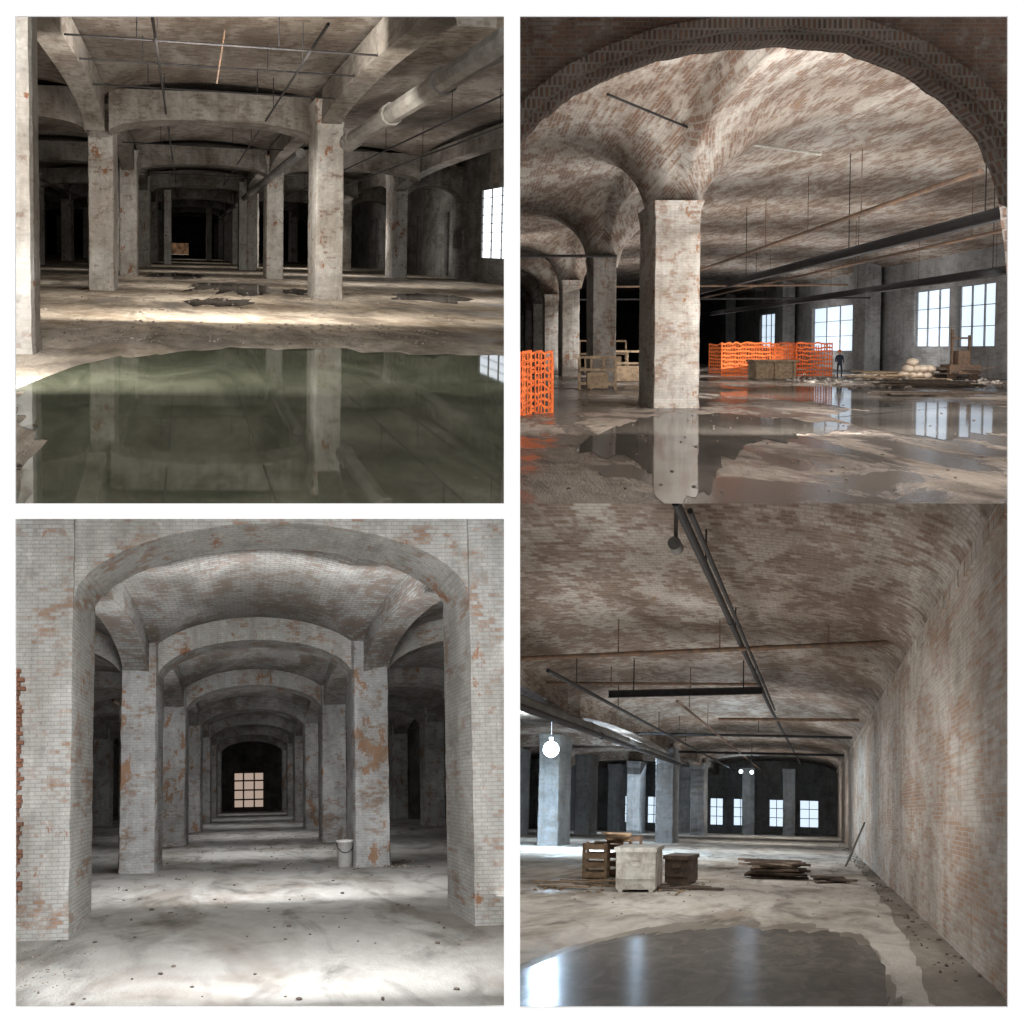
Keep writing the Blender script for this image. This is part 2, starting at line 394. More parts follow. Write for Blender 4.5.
# ================================================================ TR hall
R=TR
M_br2=brick('front_arch_brick',(.26,.16,.115),(.17,.115,.09),(.33,.3,.27),(.46,.40,.35),.40,(.45,.38,.33),.85,psc=1.9,bump=.8,bw=.14,bh=.05,mline=.5)
M_ring=brick('dark_voussoir_brick',(.20,.12,.085),(.10,.07,.055),(.2,.18,.16),(.30,.25,.21),.25,(.5,.42,.36),.8,psc=2.5,bump=.9,bw=.06,bh=.13,mline=.5)
M_vault2=brick('pale_brick_vault',(.29,.19,.135),(.20,.145,.115),(.46,.43,.39),(.68,.62,.545),.54,(.58,.5,.44),.8,psc=1.7,bump=.5,bw=.24,bh=.10,mline=.4,soft=.06,streak=0,rust=(.36,.22,.135),rth=.63)
M_col2=brick('whitewashed_pier_paint',(.36,.25,.19),(.28,.2,.16),(.36,.34,.31),(.66,.62,.56),.70,(.5,.45,.4),.7,rust=(.36,.2,.12),psc=1.9,bump=.4,mline=.25,bw=.2,bh=.07)
M_wall2=brick('grey_wall_paint',(.36,.34,.32),(.3,.28,.27),(.34,.33,.32),(.62,.63,.63),.7,(.5,.49,.48),.6,psc=.6,mline=.15)
M_fl2=floor_mat('wet_concrete',(.38,.32,.27),(.26,.215,.178),(.12,.098,.082),.49,.06,.6,.9,.035,(.5,.45,.4),wf=.42)
bm=bmesh.new(); grid(bm,R,lambda u,v:(-12+42*u,3.6+78*v,FZ),1,1); finish(R,'floor',bm,M_fl2)
c2=[(5.3,11.2+6.2*i) for i in range(9)]+[(-1.8,11.2+6.2*i) for i in range(9)]+[(-9,11.2+6.2*i) for i in range(9)]
def ceil2(x,y):
    z=6.3 if x>5.3 else 5.9+.4*math.exp(-((5.3-x)/2.0)**2)
    if x>5.3: z-=.8*((x-16.5)/11.2)**4
    for cx,cy in c2:
        dx=abs(x-cx); dy=abs(y-cy)
        Rr=4.2 if x>cx else 3.4
        Ry=2.2 if y<cy else 3.1
        q=((dx/Rr)**2.5+(dy/Ry)**2.5)**.4
        q=(q-.17)/.83
        if q<1:
            q=max(q,0); z=min(z,3.5+(z-3.5)*math.sqrt(1-(1-q)**2))
    return z
bm=bmesh.new(); grid(bm,R,lambda u,v:(lambda x,y:(x,y,ceil2(x,y)))(-12+40*u,4.9+65*v),220,360)
finish(R,'ceiling',bm,M_vault2,'topr',True)
for i,(x,y) in enumerate(c2):
    column(R,x if i else 5.3,y,1.25 if i%9==0 else 1.0,FZ,3.9,M_col2,.06,1.0,fh=.5)
prof=[(482,196),(500,166),(520,141),(545,116),(575,93),(610,76),(660,58),(720,47),(785,43),(850,49),(905,68),(955,100),(990,138),(1009,185),(1020,240),(1026,300),(1028,348)]
AY=4.7
pr=[((u-479)/400*AY,(348-v)/400*AY) for u,v in prof]
dp=[]
for a,b in zip(pr,pr[1:]):
    for k in range(5): dp.append((a[0]+(b[0]-a[0])*k/5,a[1]+(b[1]-a[1])*k/5))
pr=dp+[pr[-1]]
bm=bmesh.new()
def ringstrip(off0,off1,y0,y1,jit=.0):
    A=[];B=[]
    for k,(x,z) in enumerate(pr):
        a=Vector(pr[max(k-2,0)]); b=Vector(pr[min(k+2,len(pr)-1)]); tn=(b-a).normalized(); n=Vector((-tn.y,tn.x))
        j=random.uniform(-jit,jit)
        p0=Vector((x,z))+n*(off0+j); p1=Vector((x,z))+n*off1
        A.append([bm.verts.new(R.W((p0.x,yy,p0.y))) for yy in (y0,y1)]); B.append([bm.verts.new(R.W((p1.x,yy,p1.y))) for yy in (y0,y1)])
    for k in range(len(pr)-1):
        for q in ((A[k][0],A[k+1][0],B[k+1][0],B[k][0]),(A[k][1],A[k+1][1],B[k+1][1],B[k][1]),(A[k][0],A[k+1][0],A[k+1][1],A[k][1]),(B[k][0],B[k+1][0],B[k+1][1],B[k][1])):
            bm.faces.new(q)
ringstrip(0,.10,AY,AY+.14,.014); ringstrip(.095,.26,AY-.06,AY+.14,.01)
finish(R,'front_brick_arch',bm,M_ring)
bm=bmesh.new(); ringstrip(.25,3.2,AY-.02,AY+.1); finish(R,'wall_front_spandrel',bm,M_br2)
WX=27.7
ops=[(37.4,39.4,.0,3.3),(29.6,33.2,-.2,3.3),(23.5,25.4,.1,3.6),(21.4,23.1,.1,3.6)]
wall(R,'wall_right','x',WX,6,70,FZ,6.6,.5,M_wall2,ops)
for o in ops: window(R,'x',WX+.2,o[0],o[1],o[2],o[3],3,3,M_fr,M_gl2,.10)
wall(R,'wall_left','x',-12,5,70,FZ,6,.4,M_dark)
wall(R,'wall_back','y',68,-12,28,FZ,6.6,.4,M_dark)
for y in (18.8,27.6,35,43,50): column(R,26.8,y,1.1,FZ,6.2,M_wall2,0,.9,name='wall_pier')
ibeam(R,'black_steel_beam',(12,8.3,3.09),(12,24,3.09),.25,.22,M_black,[(12,y,3.2) for y in (9.5,13,18)],6.3)
ibeam(R,'black_steel_beam',(18,12.5,2.68),(18,31,2.68),.25,.25,M_black,[(18,y,2.8) for y in (14,19,26)],6.3)
pipe(R,'rusty_pipe',[(10,8.0,3.53),(10,19,3.53)],.06,M_rust,[(10,y,3.5) for y in (10.5,12.2,14)],5.2)
pipe(R,'rusty_pipe',[(16,10.5,3.6),(16,36,3.6)],.06,M_rust,[(16,y,3.6) for y in (13,17,22,28)],5.4)
pipe(R,'rusty_pipe',[(22,15,3.4),(22,40,3.4)],.06,M_rust,[(22,y,3.4) for y in (17,20,25,31)],5.4)
pipe(R,'sprinkler_pipe',[(.6,9,2.75),(.6,40,2.75)],.05,M_black)
pipe(R,'sprinkler_pipe',[(1,14,3.2),(4.8,14,3.2)],.05,M_black)
pipe(R,'sprinkler_pipe',[(5.9,19,2.9),(18,19.5,3.1)],.05,M_rust)
pipe(R,'sprinkler_pipe',[(5.9,24,2.9),(24,24.5,3.1)],.06,M_black)
pipe(R,'white_conduit',[(6.2,11.5,5.4),(7.2,11.2,5.7),(9.0,10.6,5.1)],.045,M_white)
pipe(R,'conduit_pipe',[(2.8,8.8,5.5),(6.3,10.8,5.6)],.03,M_black)
def netting(R,name,pts,z0,z1,mat,cell=.09):
    bm=bmesh.new()
    for a,b in zip(pts,pts[1:]):
        a=Vector(a);b=Vector(b); d=b-a; L=max(abs(d.x),.01)+abs(d.y)*.4; n=max(2,int(L/cell))
        for i in range(n+1):
            p=a.lerp(b,i/n)
            wv=.06*math.sin(i*1.3)
            addbox(bm,R,p.x+wv*.3,p.x+wv*.3+cell*.36,p.y,p.y+.01,z0,z1+.08*math.sin(i*.7))
        m=int((z1-z0)/(cell*1.6))
        for j in range(m+1):
            z=z0+(z1-z0)*j/m
            sgz=[random.uniform(-.07,.05) for _ in range(n+1)]
            for i in range(n):
                p=a.lerp(b,i/n); q2=a.lerp(b,(i+1)/n)
                bm.faces.new([bm.verts.new(R.W(q)) for q in ((p.x,p.y,z+sgz[i]),(q2.x,q2.y,z+sgz[i+1]),(q2.x,q2.y,z+cell*.7+sgz[i+1]),(p.x,p.y,z+cell*.7+sgz[i]))])
    for p in pts:
        tube(bm,R.W((p[0],p[1],z0)),R.W((p[0],p[1],z1+.1)),.035*R.s,8)
    return finish(R,name,bm,mat)
netting(R,'orange_safety_fence',[(.85,9.3),(1.25,9.7),(1.8,9.9)],FZ,-.15,M_orange,.1)
netting(R,'orange_safety_fence',[(14.0,23),(16.5,22.6),(18.5,23.2),(20.2,22.8)],FZ,.25,M_orange,.14)
netting(R,'orange_safety_fence',[(15.0,26),(18.5,26)],FZ,.2,M_orange,.13)
def barrier(R,x0,x1,y,h,name='timber_guardrail'):
    bm=bmesh.new(); n=3
    for i in range(n+1):
        x=x0+(x1-x0)*i/n; addbox(bm,R,x-.05,x+.05,y,y+.05,FZ,FZ+h)
    for z in (.15,.6,1.0): addbox(bm,R,x0,x1,y-.02,y,FZ+z*h,FZ+z*h+.1)
    addbox(bm,R,x0+.3,x1-.3,y-.03,y-.02,FZ+.05,FZ+h*.55)
    finish(R,name,bm,M_wood)
barrier(R,5.2,8.0,19,1.4); barrier(R,6.3,9.2,25,2.0); barrier(R,3.9,5.3,15.5,1.2)
bm=bmesh.new()
addbox(bm,R,-1.1,1.1,-.5,.5,0,.9,0,2.5,(15.8,21.5,FZ)); addbox(bm,R,-1.2,1.2,-.6,.6,.9,1.0,0,2.5,(15.8,21.5,FZ))
for dx in (-1.0,0,1.0): addbox(bm,R,dx-.06,dx+.06,-.56,-.5,0,.9,0,2.5,(15.8,21.5,FZ))
finish(R,'plywood_crate',bm,M_wood)
planks(R,'timber_pile',(21.5,20.5,FZ),14,3.2,.8,M_wood,2.5,.06,.4)
planks(R,'timber_pile',(19.0,17.0,FZ),12,4,.9,M_wood2,2.5,.06,.25)
planks(R,'timber_pile',(15,13.6,FZ),8,4.0,.5,M_wood2,2.5,.06,.12,.2)
planks(R,'timber_pile',(24.5,20.8,FZ),16,3,.9,M_wood2,2.5,.06,.7)
rubble(R,'rubble_heap',(15,26,16,24),300,.05,.17,M_rock)
rubble(R,'stone_rubble',(1,14,4.3,12),260,.010,.032,M_rock2)
bm=bmesh.new()
for i in range(9):
    m=bmesh.ops.create_uvsphere(bm,u_segments=12,v_segments=8,radius=1)
    lv=i//4; c=R.W((21.6+(i%4)*.36+lv*.2,20.2,FZ+.25+lv*.33))
    for v in m['verts']: q=v.co; v.co=c+(R.r*q.x*.32+R.f*q.y*.6+R.u*q.z*.22)*R.s
finish(R,'sand_bag_pile',bm,plain('sackcloth',(.55,.45,.35),(.42,.33,.25)),smooth=True)
bm=bmesh.new(); an=(24.8,20.5,FZ)
addbox(bm,R,-.8,.8,-.4,.4,.3,.8,0,2.5,an); addbox(bm,R,-.3,.3,-.3,.3,.8,1.5,0,2.5,an); addbox(bm,R,-.5,-.4,-.05,.05,.8,2.6,0,2.5,an)
addbox(bm,R,.4,.5,-.05,.05,.8,2.3,0,2.5,an); addbox(bm,R,-.5,.5,-.05,.05,2.1,2.2,0,2.5,an)
for dx in (-.55,.55):
    c=R.W((an[0]+dx,an[1]-.1,FZ+.25)); tube(bm,c-R.f*.06,c+R.f*.06,.25*R.s,14)
finish(R,'hoist_cart',bm,M_rust)
def tr(u,v): y=640/(v-348); return ((u-479)/400*y,y)
poly(R,'puddle',[tr(*p) for p in ((720,394),(800,386),(850,388),(905,396),(900,404),(860,408),(815,402))],FZ+.004,M_clear,.2)
poly(R,'puddle',[tr(*p) for p in ((840,412),(930,402),(1015,408),(1015,432),(960,436),(905,432),(850,422))],FZ+.004,M_clear,.2)
poly(R,'puddle',[tr(*p) for p in ((625,424),(660,416),(700,412),(770,418),(850,424),(810,436),(760,442),(732,458),(722,480),(702,500),(660,503),(650,478),(635,460),(580,446))],FZ+.004,M_clear,.2)

def worker(R,x,y,h):
    o=R.W((x,y,FZ)); k=h*R.s/1.75
    emp=bpy.data.objects.new('construction_worker',None); emp.location=o; COL.objects.link(emp)
    M_cl=plain('navy_workwear',(.03,.04,.06),(.02,.025,.04)); M_sk=plain('skin',(.5,.3,.22),(.45,.27,.2))
    J=[(0,0,.95),(0,0,1.2),(0,-.02,1.42),(0,-.02,1.5),(.1,0,.9),(.12,-.03,.5),(.12,.02,.08),(.12,-.12,.04),(-.1,0,.9),(-.14,-.05,.5),(-.14,0,.08),(-.14,-.14,.04),(.19,0,1.38),(.26,-.03,1.1),(.22,-.22,.95),(-.19,0,1.38),(-.27,-.03,1.1),(-.2,-.22,1.0)]
    rr=[.15,.17,.17,.06,.1,.075,.055,.045,.1,.075,.055,.045,.08,.06,.04,.08,.06,.04]
    E=[(0,1),(1,2),(2,3),(0,4),(4,5),(5,6),(6,7),(0,8),(8,9),(9,10),(10,11),(2,12),(12,13),(13,14),(2,15),(15,16),(16,17)]
    me=bpy.data.meshes.new('body'); me.from_pydata([Vector(j)*k for j in J],E,[]); me.materials.append(M_cl)
    b=bpy.data.objects.new('body',me); COL.objects.link(b); b.parent=emp
    b.modifiers.new('s','SKIN')
    for i,v in enumerate(me.skin_vertices[0].data): v.radius=(rr[i]*k,rr[i]*k*.8); v.use_root=(i==0)
    q=b.modifiers.new('ss','SUBSURF'); q.levels=1; q.render_levels=1
    def part(nm,mat,fn):
        bm=bmesh.new(); fn(bm); me=bpy.data.meshes.new(nm)
        for f in bm.faces: f.smooth=True
        bm.to_mesh(me); bm.free(); me.materials.append(mat); p=bpy.data.objects.new(nm,me); COL.objects.link(p); p.parent=emp
    def head(bm):
        m=bmesh.ops.create_uvsphere(bm,u_segments=16,v_segments=12,radius=1)
        for v in m['verts']: v.co=Vector((v.co.x*.075,v.co.y*.095-.03,v.co.z*.115+1.62))*k
        m=bmesh.ops.create_cone(bm,segments=6,radius1=.018,radius2=.005,depth=.05,cap_ends=True)
        for v in m['verts']: v.co=(v.co+Vector((0,-.13,1.6)))*k
    part('head',M_sk,head)
    def helm(bm):
        m=bmesh.ops.create_uvsphere(bm,u_segments=16,v_segments=12,radius=1)
        bmesh.ops.delete(bm,geom=[v for v in bm.verts if v.co.z<-.05],context='VERTS')
        for v in bm.verts: v.co=Vector((v.co.x*.135,v.co.y*.16-.03,v.co.z*.16+1.65))*k
        m=bmesh.ops.create_cone(bm,segments=16,radius1=.17,radius2=.15,depth=.02,cap_ends=True)
        for v in m['verts']: v.co=(v.co+Vector((0,-.05,1.65)))*k
    part('hard_hat',M_orange,helm)
    def hands(bm):
        for sx,hx in ((1,(.22,-.25,.93)),(-1,(-.2,-.25,.98))):
            m=bmesh.ops.create_cube(bm,size=1)
            for v in m['verts']: v.co=(Vector((v.co.x*.07,v.co.y*.09,v.co.z*.03))+Vector(hx))*k
            for f in range(4):
                a=Vector(hx)+Vector((-.027+f*.018,-.04,0)); c=a+Vector((0,-.045,-.012)); d=c+Vector((0,-.02,-.03))
                tube(bm,a*k,c*k,.009*k,6); tube(bm,c*k,d*k,.008*k,6)
            a=Vector(hx)+Vector((-sx*.035,0,0)); tube(bm,a*k,(a+Vector((-sx*.03,-.035,-.01)))*k,.01*k,6)
    part('hands',M_sk,hands)
worker(R,19.75,21.8,1.5)

# ================================================================ BL hall
R=BL
M_br3=brick('white_painted_brick',(.42,.28,.2),(.36,.26,.2),(.42,.4,.38),(.72,.71,.68),.72,(.55,.53,.5),.7,rust=(.42,.22,.13),psc=1.8,bump=.5,bw=.13,bh=.045,mline=.4,rth=.61,streak=.35)
M_col3=brick('mottled_column_paint',(.38,.27,.2),(.3,.24,.2),(.4,.38,.36),(.68,.68,.675),.70,(.5,.49,.47),.8,rust=(.42,.26,.17),psc=2.1,bump=.4,bw=.14,bh=.05,mline=.3,rth=.585,streak=.3)
M_v3=brick('grey_brick_vault',(.32,.245,.20),(.25,.215,.19),(.36,.34,.32),(.58,.57,.545),.58,(.4,.38,.36),.85,psc=1.7,bump=.7,bw=.15,bh=.055,mline=.7,streak=0)
M_fl3=floor_mat('swept_concrete',(.50,.487,.465),(.43,.415,.39),(.36,.34,.315),.62,.5,.5,.35,.1,wf=.05)
bm=bmesh.new(); grid(bm,R,lambda u,v:(-16+32*u,2.6+45*v,FZ),1,1); finish(R,'floor',bm,M_fl3)
X0,X1=-2.15,2.38; XC=(X0+X1)/2; HW=(X1-X0)/2
ys=[4.75]+[8.1+3.5*i for i in range(6)]
def ceil3(x,y):
    tx=((x-XC)/(2*HW)+.5)%1*2-1
    if y<8.1: ty=(y-4.75)/3.35*2-1
    else: ty=((y-8.1)/3.5)%1*2-1
    return 2.25+1.1*max(math.sqrt(max(0,1-tx*tx)),.92*math.sqrt(max(0,1-ty*ty)))
bm=bmesh.new(); grid(bm,R,lambda u,v:(lambda x,y:(x,y,ceil3(x,y)))(-11+22*u,4.9+22*v),200,300)
finish(R,'ceiling',bm,M_v3,'top',True)
xs=[X0-4*HW,X0-2*HW,X0,X1,X1+2*HW,X1+4*HW]
for i,y in enumerate(ys):
    w=.72
    for j,x in enumerate(xs):
        if i==0: continue
        column(R,x,y,w,FZ,2.9,M_col3,0,.6,fh=.3)
    for a,b in zip(xs,xs[1:]):
        if i==0 and a!=X0: continue
        if i==0: arch(R,(-1.96,4.75),(2.51,4.75),2.12,.88,3.35,.5,M_br3,1.95,48); continue
        arch(R,(a+w/2-.04,y),(b-w/2+.04,y),2.1,.8,3.4,.45,M_br3 if i<3 else M_v3,2.0,36)
for x in xs:
    for k,(a,b) in enumerate(zip(ys,ys[1:])):
        if k==0:
            if x==X0: arch(R,(-2.3,5.0),(-2.2,b-.25),2.1,.75,3.35,.5,M_v3,2.0,24)
            if x==X1: arch(R,(2.85,5.0),(2.48,b-.25),2.1,.75,3.35,.5,M_v3,2.0,24)
            continue
        arch(R,(x,a+.25),(x,b-.25),2.1,.75,3.35,.6,M_v3,2.0,24)
def pier(x0,x1,y0_,y1_,z1):
    bm=bmesh.new(); n=30
    rings=[]
    for j in range(n+1):
        z=FZ+(z1-FZ)*j/n; ring=[]
        for x,y in ((x0,y0_),(x1,y0_),(x1,y1_),(x0,y1_)):
            ring.append(bm.verts.new(R.W((x+random.uniform(-.006,.006),y,z))))
        rings.append(ring)
    for a,b in zip(rings,rings[1:]):
        for k in range(4): bm.faces.new((a[k],a[(k+1)%4],b[(k+1)%4],b[k]))
    bm.faces.new(rings[0]); bm.faces.new(rings[-1])
    finish(R,'brick_pier',bm,M_br3)
pier(-5.5,-1.96,4.47,5.1,3.1); pier(2.51,3.6,4.47,5.1,3.1)
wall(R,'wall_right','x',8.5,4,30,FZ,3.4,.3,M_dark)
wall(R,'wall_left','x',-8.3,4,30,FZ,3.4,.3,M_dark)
EY=26.8
wall(R,'wall_back','y',EY,-11,11,FZ,3.4,.3,M_dark,[(-1.15,1.0,-1.45,1.05)])
window(R,'y',EY+.15,-1.15,1.0,-1.45,1.05,3,4,M_rust,M_glo,.25)
bm=bmesh.new()
for j in range(52):
    z=-1.2+j*.049; addbox(bm,R,-2.8,-2.49+random.uniform(-.04,.04),4.43,4.47,z,z+.042)
finish(R,'exposed_brick_jamb',bm,plain('raw_red_brick',(.28,.12,.07),(.16,.08,.05)))
bm=bmesh.new(); c=R.W((1.86,7.9,FZ))
n=20; rg=[]
for (r,z) in ((.13,0),(.15,.45),(.165,.45),(.165,.5),(.145,.5),(.12,.05)):
    rg.append([bm.verts.new(c+(R.r*math.cos(2*math.pi*i/n)*r+R.f*math.sin(2*math.pi*i/n)*r+R.u*z)*R.s*1.05) for i in range(n)])
for a,b in zip(rg,rg[1:]):
    for i in range(n): bm.faces.new((a[i],a[(i+1)%n],b[(i+1)%n],b[i]))
bm.faces.new(rg[0]); bm.faces.new(rg[-1])
pts=[c+(R.r*math.cos(t)*.17+R.u*(.48-math.sin(t)*.2)-R.f*.18)*R.s for t in [math.pi*i/10 for i in range(11)]]
for a,b in zip(pts,pts[1:]): tube(bm,a,b,.008*R.s,6,1)
finish(R,'plastic_bucket',bm,[plain('white_bucket_plastic',(.85,.85,.82),(.74,.72,.68),.5,0,5),M_black],smooth=True)
rubble(R,'stone_rubble',(-2.2,2.4,3,14),200,.01,.03,M_rock2)
rubble(R,'stone_rubble',(2.4,3.4,7.6,8.4),30,.02,.06,M_rock)
rubble(R,'stone_rubble',(-2.6,-1.5,3.3,4.3),160,.005,.014,M_rock)
pipe(R,'conduit_pipe',[(2.9,9.0,2.0),(2.9,26,2.0)],.04,M_rust)
pipe(R,'conduit_pipe',[(-2.9,8.6,1.9),(-2.9,26,1.9)],.04,M_rust)

# ================================================================ BR hall
R=BR
M_br4=brick('tan_brick_wall',(.44,.29,.20),(.34,.235,.17),(.60,.56,.51),(.76,.70,.63),.58,(.64,.58,.52),.6,psc=1.1,bump=.7,bw=.17,bh=.058,mline=.35,soft=.09)
M_v4=brick('brown_grey_brick_vault',(.22,.15,.115),(.29,.225,.18),(.4,.37,.33),(.61,.56,.50),.50,(.42,.36,.31),.85,psc=1.5,bump=.6,bw=.15,bh=.058,mline=.5,streak=0,rust=(.30,.19,.12),rth=.64)
M_fl4=floor_mat('pale_concrete',(.62,.59,.535),(.51,.48,.435),(.32,.29,.26),.62,.4,.4,.35,.08,wf=.12)
M_damp=floor_mat('damp_concrete',(.40,.37,.325),(.31,.28,.24),(.20,.18,.15),.5,.3,1.2,.3,.08,wf=.12)
M_w4=water('shallow_grey_water',(.095,.085,.073),(.15,.135,.115),.20,.20,.12,3.5)
bm=bmesh.new(); grid(bm,R,lambda u,v:(-26+28*u,2.9+40*v,FZ),1,1); finish(R,'floor',bm,M_fl4)
def ceil4(x,y):
    if x>-7:
        t=(x+2.65)/4.36; t=max(-1,min(1,t)); return 2.75+.85*(1-abs(t)**2.3)**(1/2.3)
    t=((x+11)/8+.5)%1*2-1
    return 2.6+.8*(1-abs(t)**2.4)**(1/2.4)
def xs4(u): return -26+27.71*(1-(1-u)**1.7)
bm=bmesh.new(); grid(bm,R,lambda u,v:(lambda x,y:(x,y,ceil4(x,y)))(xs4(u),3.0+30*v),200,60)
finish(R,'ceiling',bm,M_v4,'top',True)
wall(R,'wall_right','x',1.71,2.9,33,FZ,2.8,.4,M_br4)
bm=bmesh.new()
for j in range(260):
    y=3.3+j*.1; addbox(bm,R,1.66+random.uniform(0,.015),1.71,y,y+.085,2.62,2.82)
finish(R,'soldier_course_trim',bm,M_br4)
EY=29
wins=[(-9.7,-8.8),(-7.4,-6.4),(-5.7,-4.6),(-3.1,-2.0),(-.9,.5),(-14,-13),(-12,-11)]
wall(R,'wall_back','y',EY,-26,1.7,FZ,3.7,.3,M_wall2,[(a,b,-1.15,.85) for a,b in wins])
for a,b in wins: window(R,'y',EY+.1,a,b,-1.15,.85,2,3,M_fr,M_gl2,.12)
wall(R,'wall_left','x',-26,3,33,FZ,3.7,.3,M_wall2)
M_col4=brick('grey_pier_paint',(.3,.28,.26),(.25,.23,.22),(.3,.3,.3),(.42,.44,.45),.7,(.45,.45,.45),.6,psc=1.2,mline=.15)
for (x,y) in [(-6.8,18.8),(-10.4,16),(-6.9,24.5),(-4.2,27),(-1.5,27),(-12.5,22),(-10.8,24.5),(-15,20),(-16,26),(-20,22),(-8.5,27),(-13,26.5)]:
    column(R,x,y,.85,FZ,2.8,M_col4,.04,.8)
for y in (18.8,24.5): arch(R,(-15,y),(-7.1,y),2.4,.5,3.4,.5,M_v4,2.2)
for a,b in ((3,11),(11,18.8),(18.8,24.5),(24.5,29)): arch(R,(-6.9,a+.3),(-6.9,b-.3),2.45,.3,3.3,.5,M_v4,2.2)
pipe(R,'black_ceiling_pipe',[(-1.4,4.0,3.15),(-1.2,11.5,2.95),(-.7,26,3.0)],.05,M_black,[(-1.35,y,3.1) for y in (5,7,9.5)],3.6)
pipe(R,'black_ceiling_pipe',[(-1.25,4.0,3.05),(-1.05,11.3,2.85)],.03,M_black)
pipe(R,'rusty_pipe',[(-5.6,7.3,2.72),(1.6,7.3,3.13)],.045,M_rust,[(-3.6,7.3,2.8),(-1.7,7.3,2.92),(.3,7.3,3.0)],3.5)
ibeam(R,'black_steel_beam',(-4.8,9.3,2.65),(-1.15,9.3,2.8),.15,.2,M_black,[(-4.2,9.3,2.6),(-1.6,9.3,2.75)],3.5)
pipe(R,'rusty_pipe',[(-7,9.8,3.05),(-1.3,9.8,3.1)],.035,M_rust,[(-5,9.8,3),(-3,9.8,3)],3.5)
pipe(R,'sprinkler_pipe',[(-3,12.8,2.9),(1.5,12.8,2.95)],.05,M_rust)
pipe(R,'sprinkler_pipe',[(-6.8,15,2.8),(1.5,15,2.8)],.05,M_black,[(-5,15,2.9),(-2,15,2.9)],3.5)
pipe(R,'sprinkler_pipe',[(-6.8,19,2.7),(1.5,19,2.7)],.06,M_black)
pipe(R,'sprinkler_pipe',[(-5.4,8,2.75),(-5.4,28,2.75)],.045,M_black,[(-5.4,y,2.8) for y in (9,11,14,17)],3.4)
pipe(R,'sprinkler_pipe',[(-3.4,10,2.7),(-3.4,28,2.7)],.04,M_rust,[(-3.4,y,2.8) for y in (11,13,16)],3.4)
pipe(R,'large_duct_pipe',[(-6.5,8,2.3),(-6.5,18.6,2.3)],.14,M_duct)
pipe(R,'large_duct_pipe',[(-6.15,8,2.05),(-6.15,18.6,2.05)],.08,M_black)
bm=bmesh.new(); tube(bm,R.W((-1.62,4.6,3.12)),R.W((-1.62,4.7,3.12)),.08*R.s,16); tube(bm,R.W((-1.62,4.65,3.1)),R.W((-1.62,4.65,3.6)),.02,8); finish(R,'pipe_valve',bm,M_pipe)
def lamp(x,y,z,r,es,pw):
    bm=bmesh.new(); m=bmesh.ops.create_uvsphere(bm,u_segments=20,v_segments=12,radius=r*R.s)
    c=R.W((x,y,z))
    for v in m['verts']: v.co+=c
    tube(bm,c+R.u*r*R.s*.8,R.W((x,y,3.3)),.012,8,1); tube(bm,c+R.u*r*R.s*.8,c+R.u*r*R.s*1.5,r*R.s*.35,12,1)
    finish(R,'work_lamp',bm,[plain('lamp_glow',(1,1,1),(1,1,1),.3,0,3,(.75,.88,1),es),M_black])
    l=bpy.data.lights.new('work_lamp_light','POINT'); l.energy=pw; l.color=(.6,.8,1); l.shadow_soft_size=.15
    o=bpy.data.objects.new('work_lamp_light',l); o.location=c-R.f*(r*R.s+.25)-R.u*.1; COL.objects.link(o)
lamp(-9.6,14.5,2.05,.30,8,2600)
lamp(-8.0,18.5,2.9,.13,5,120)
lamp(-3.0,20,1.9,.10,4,40)
lamp(-4.6,26,2.5,.13,4,60)
def crate_open(name,an,w,h,d,mat,ky=3.0,slats=4,solid=False,rot=0):
    bm=bmesh.new()
    if solid:
        addbox(bm,R,-w/2,w/2,-d/2,d/2,.05,h-.04,0,ky,an,rot); addbox(bm,R,-w/2-.03,w/2+.03,-d/2-.03,d/2+.03,h-.08,h,0,ky,an,rot)
        for sx in(-1,1): addbox(bm,R,sx*(w/2-.08)-.04,sx*(w/2-.08)+.04,-d/2,d/2,0,.06,0,ky,an,rot)
        addbox(bm,R,-.09,.09,-d/2-.03,-d/2,h*.6,h*.68,0,ky,an,rot)
        addbox(bm,R,-w/2,w/2,-d/2-.02,-d/2,h*.3,h*.33,0,ky,an,rot)
    else:
        for sx in (-1,1):
            for sy in (-1,1): addbox(bm,R,sx*w/2-.03,sx*w/2+.03,sy*d/2-.03,sy*d/2+.03,0,h,0,ky,an,rot)
        for k in range(slats):
            z=h*(k+.3)/slats
            j=random.uniform(-.05,.05)
            addbox(bm,R,-w/2-j,w/2+j*.5,-d/2-.04,-d/2-.02,z,z+h/slats*.6,0,ky,an,rot); addbox(bm,R,-w/2,w/2,d/2,d/2+.02,z,z+h/slats*.6,0,ky,an,rot)
            for sx in(-1,1): addbox(bm,R,sx*w/2,sx*w/2+.02,-d/2,d/2,z,z+h/slats*.6,0,ky,an,rot)
        addbox(bm,R,-w/2,w/2,-d/2,d/2,.02,.06,0,ky,an,rot)
    finish(R,name,bm,mat)
crate_open('dirty_utility_box',(-3.38,7.9,FZ),.72,.84,.8,M_white,4,4,True,.15)
crate_open('wooden_crate',(-4.75,8.8,FZ),.45,.8,.5,M_wood,3,4,False,.2)
crate_open('wooden_crate',(-4.3,9.2,FZ),.55,.95,.5,M_rust,3,5,False,-.2)
crate_open('wooden_crate',(-4.0,8.8,FZ),.35,.55,.5,M_wood2,3,3,False,-.1)
crate_open('rusty_tool_chest',(-2.78,8.6,FZ),.5,.62,.6,M_wood2,4,3,True,-.1)
planks(R,'timber_scrap',(-4.4,8.9,FZ+.78),6,.6,.15,M_wood,3,.04,.25,.6)
planks(R,'pallet_stack',(-.85,9.6,FZ),18,1.4,.16,M_wood2,3,.05,.42,.25)
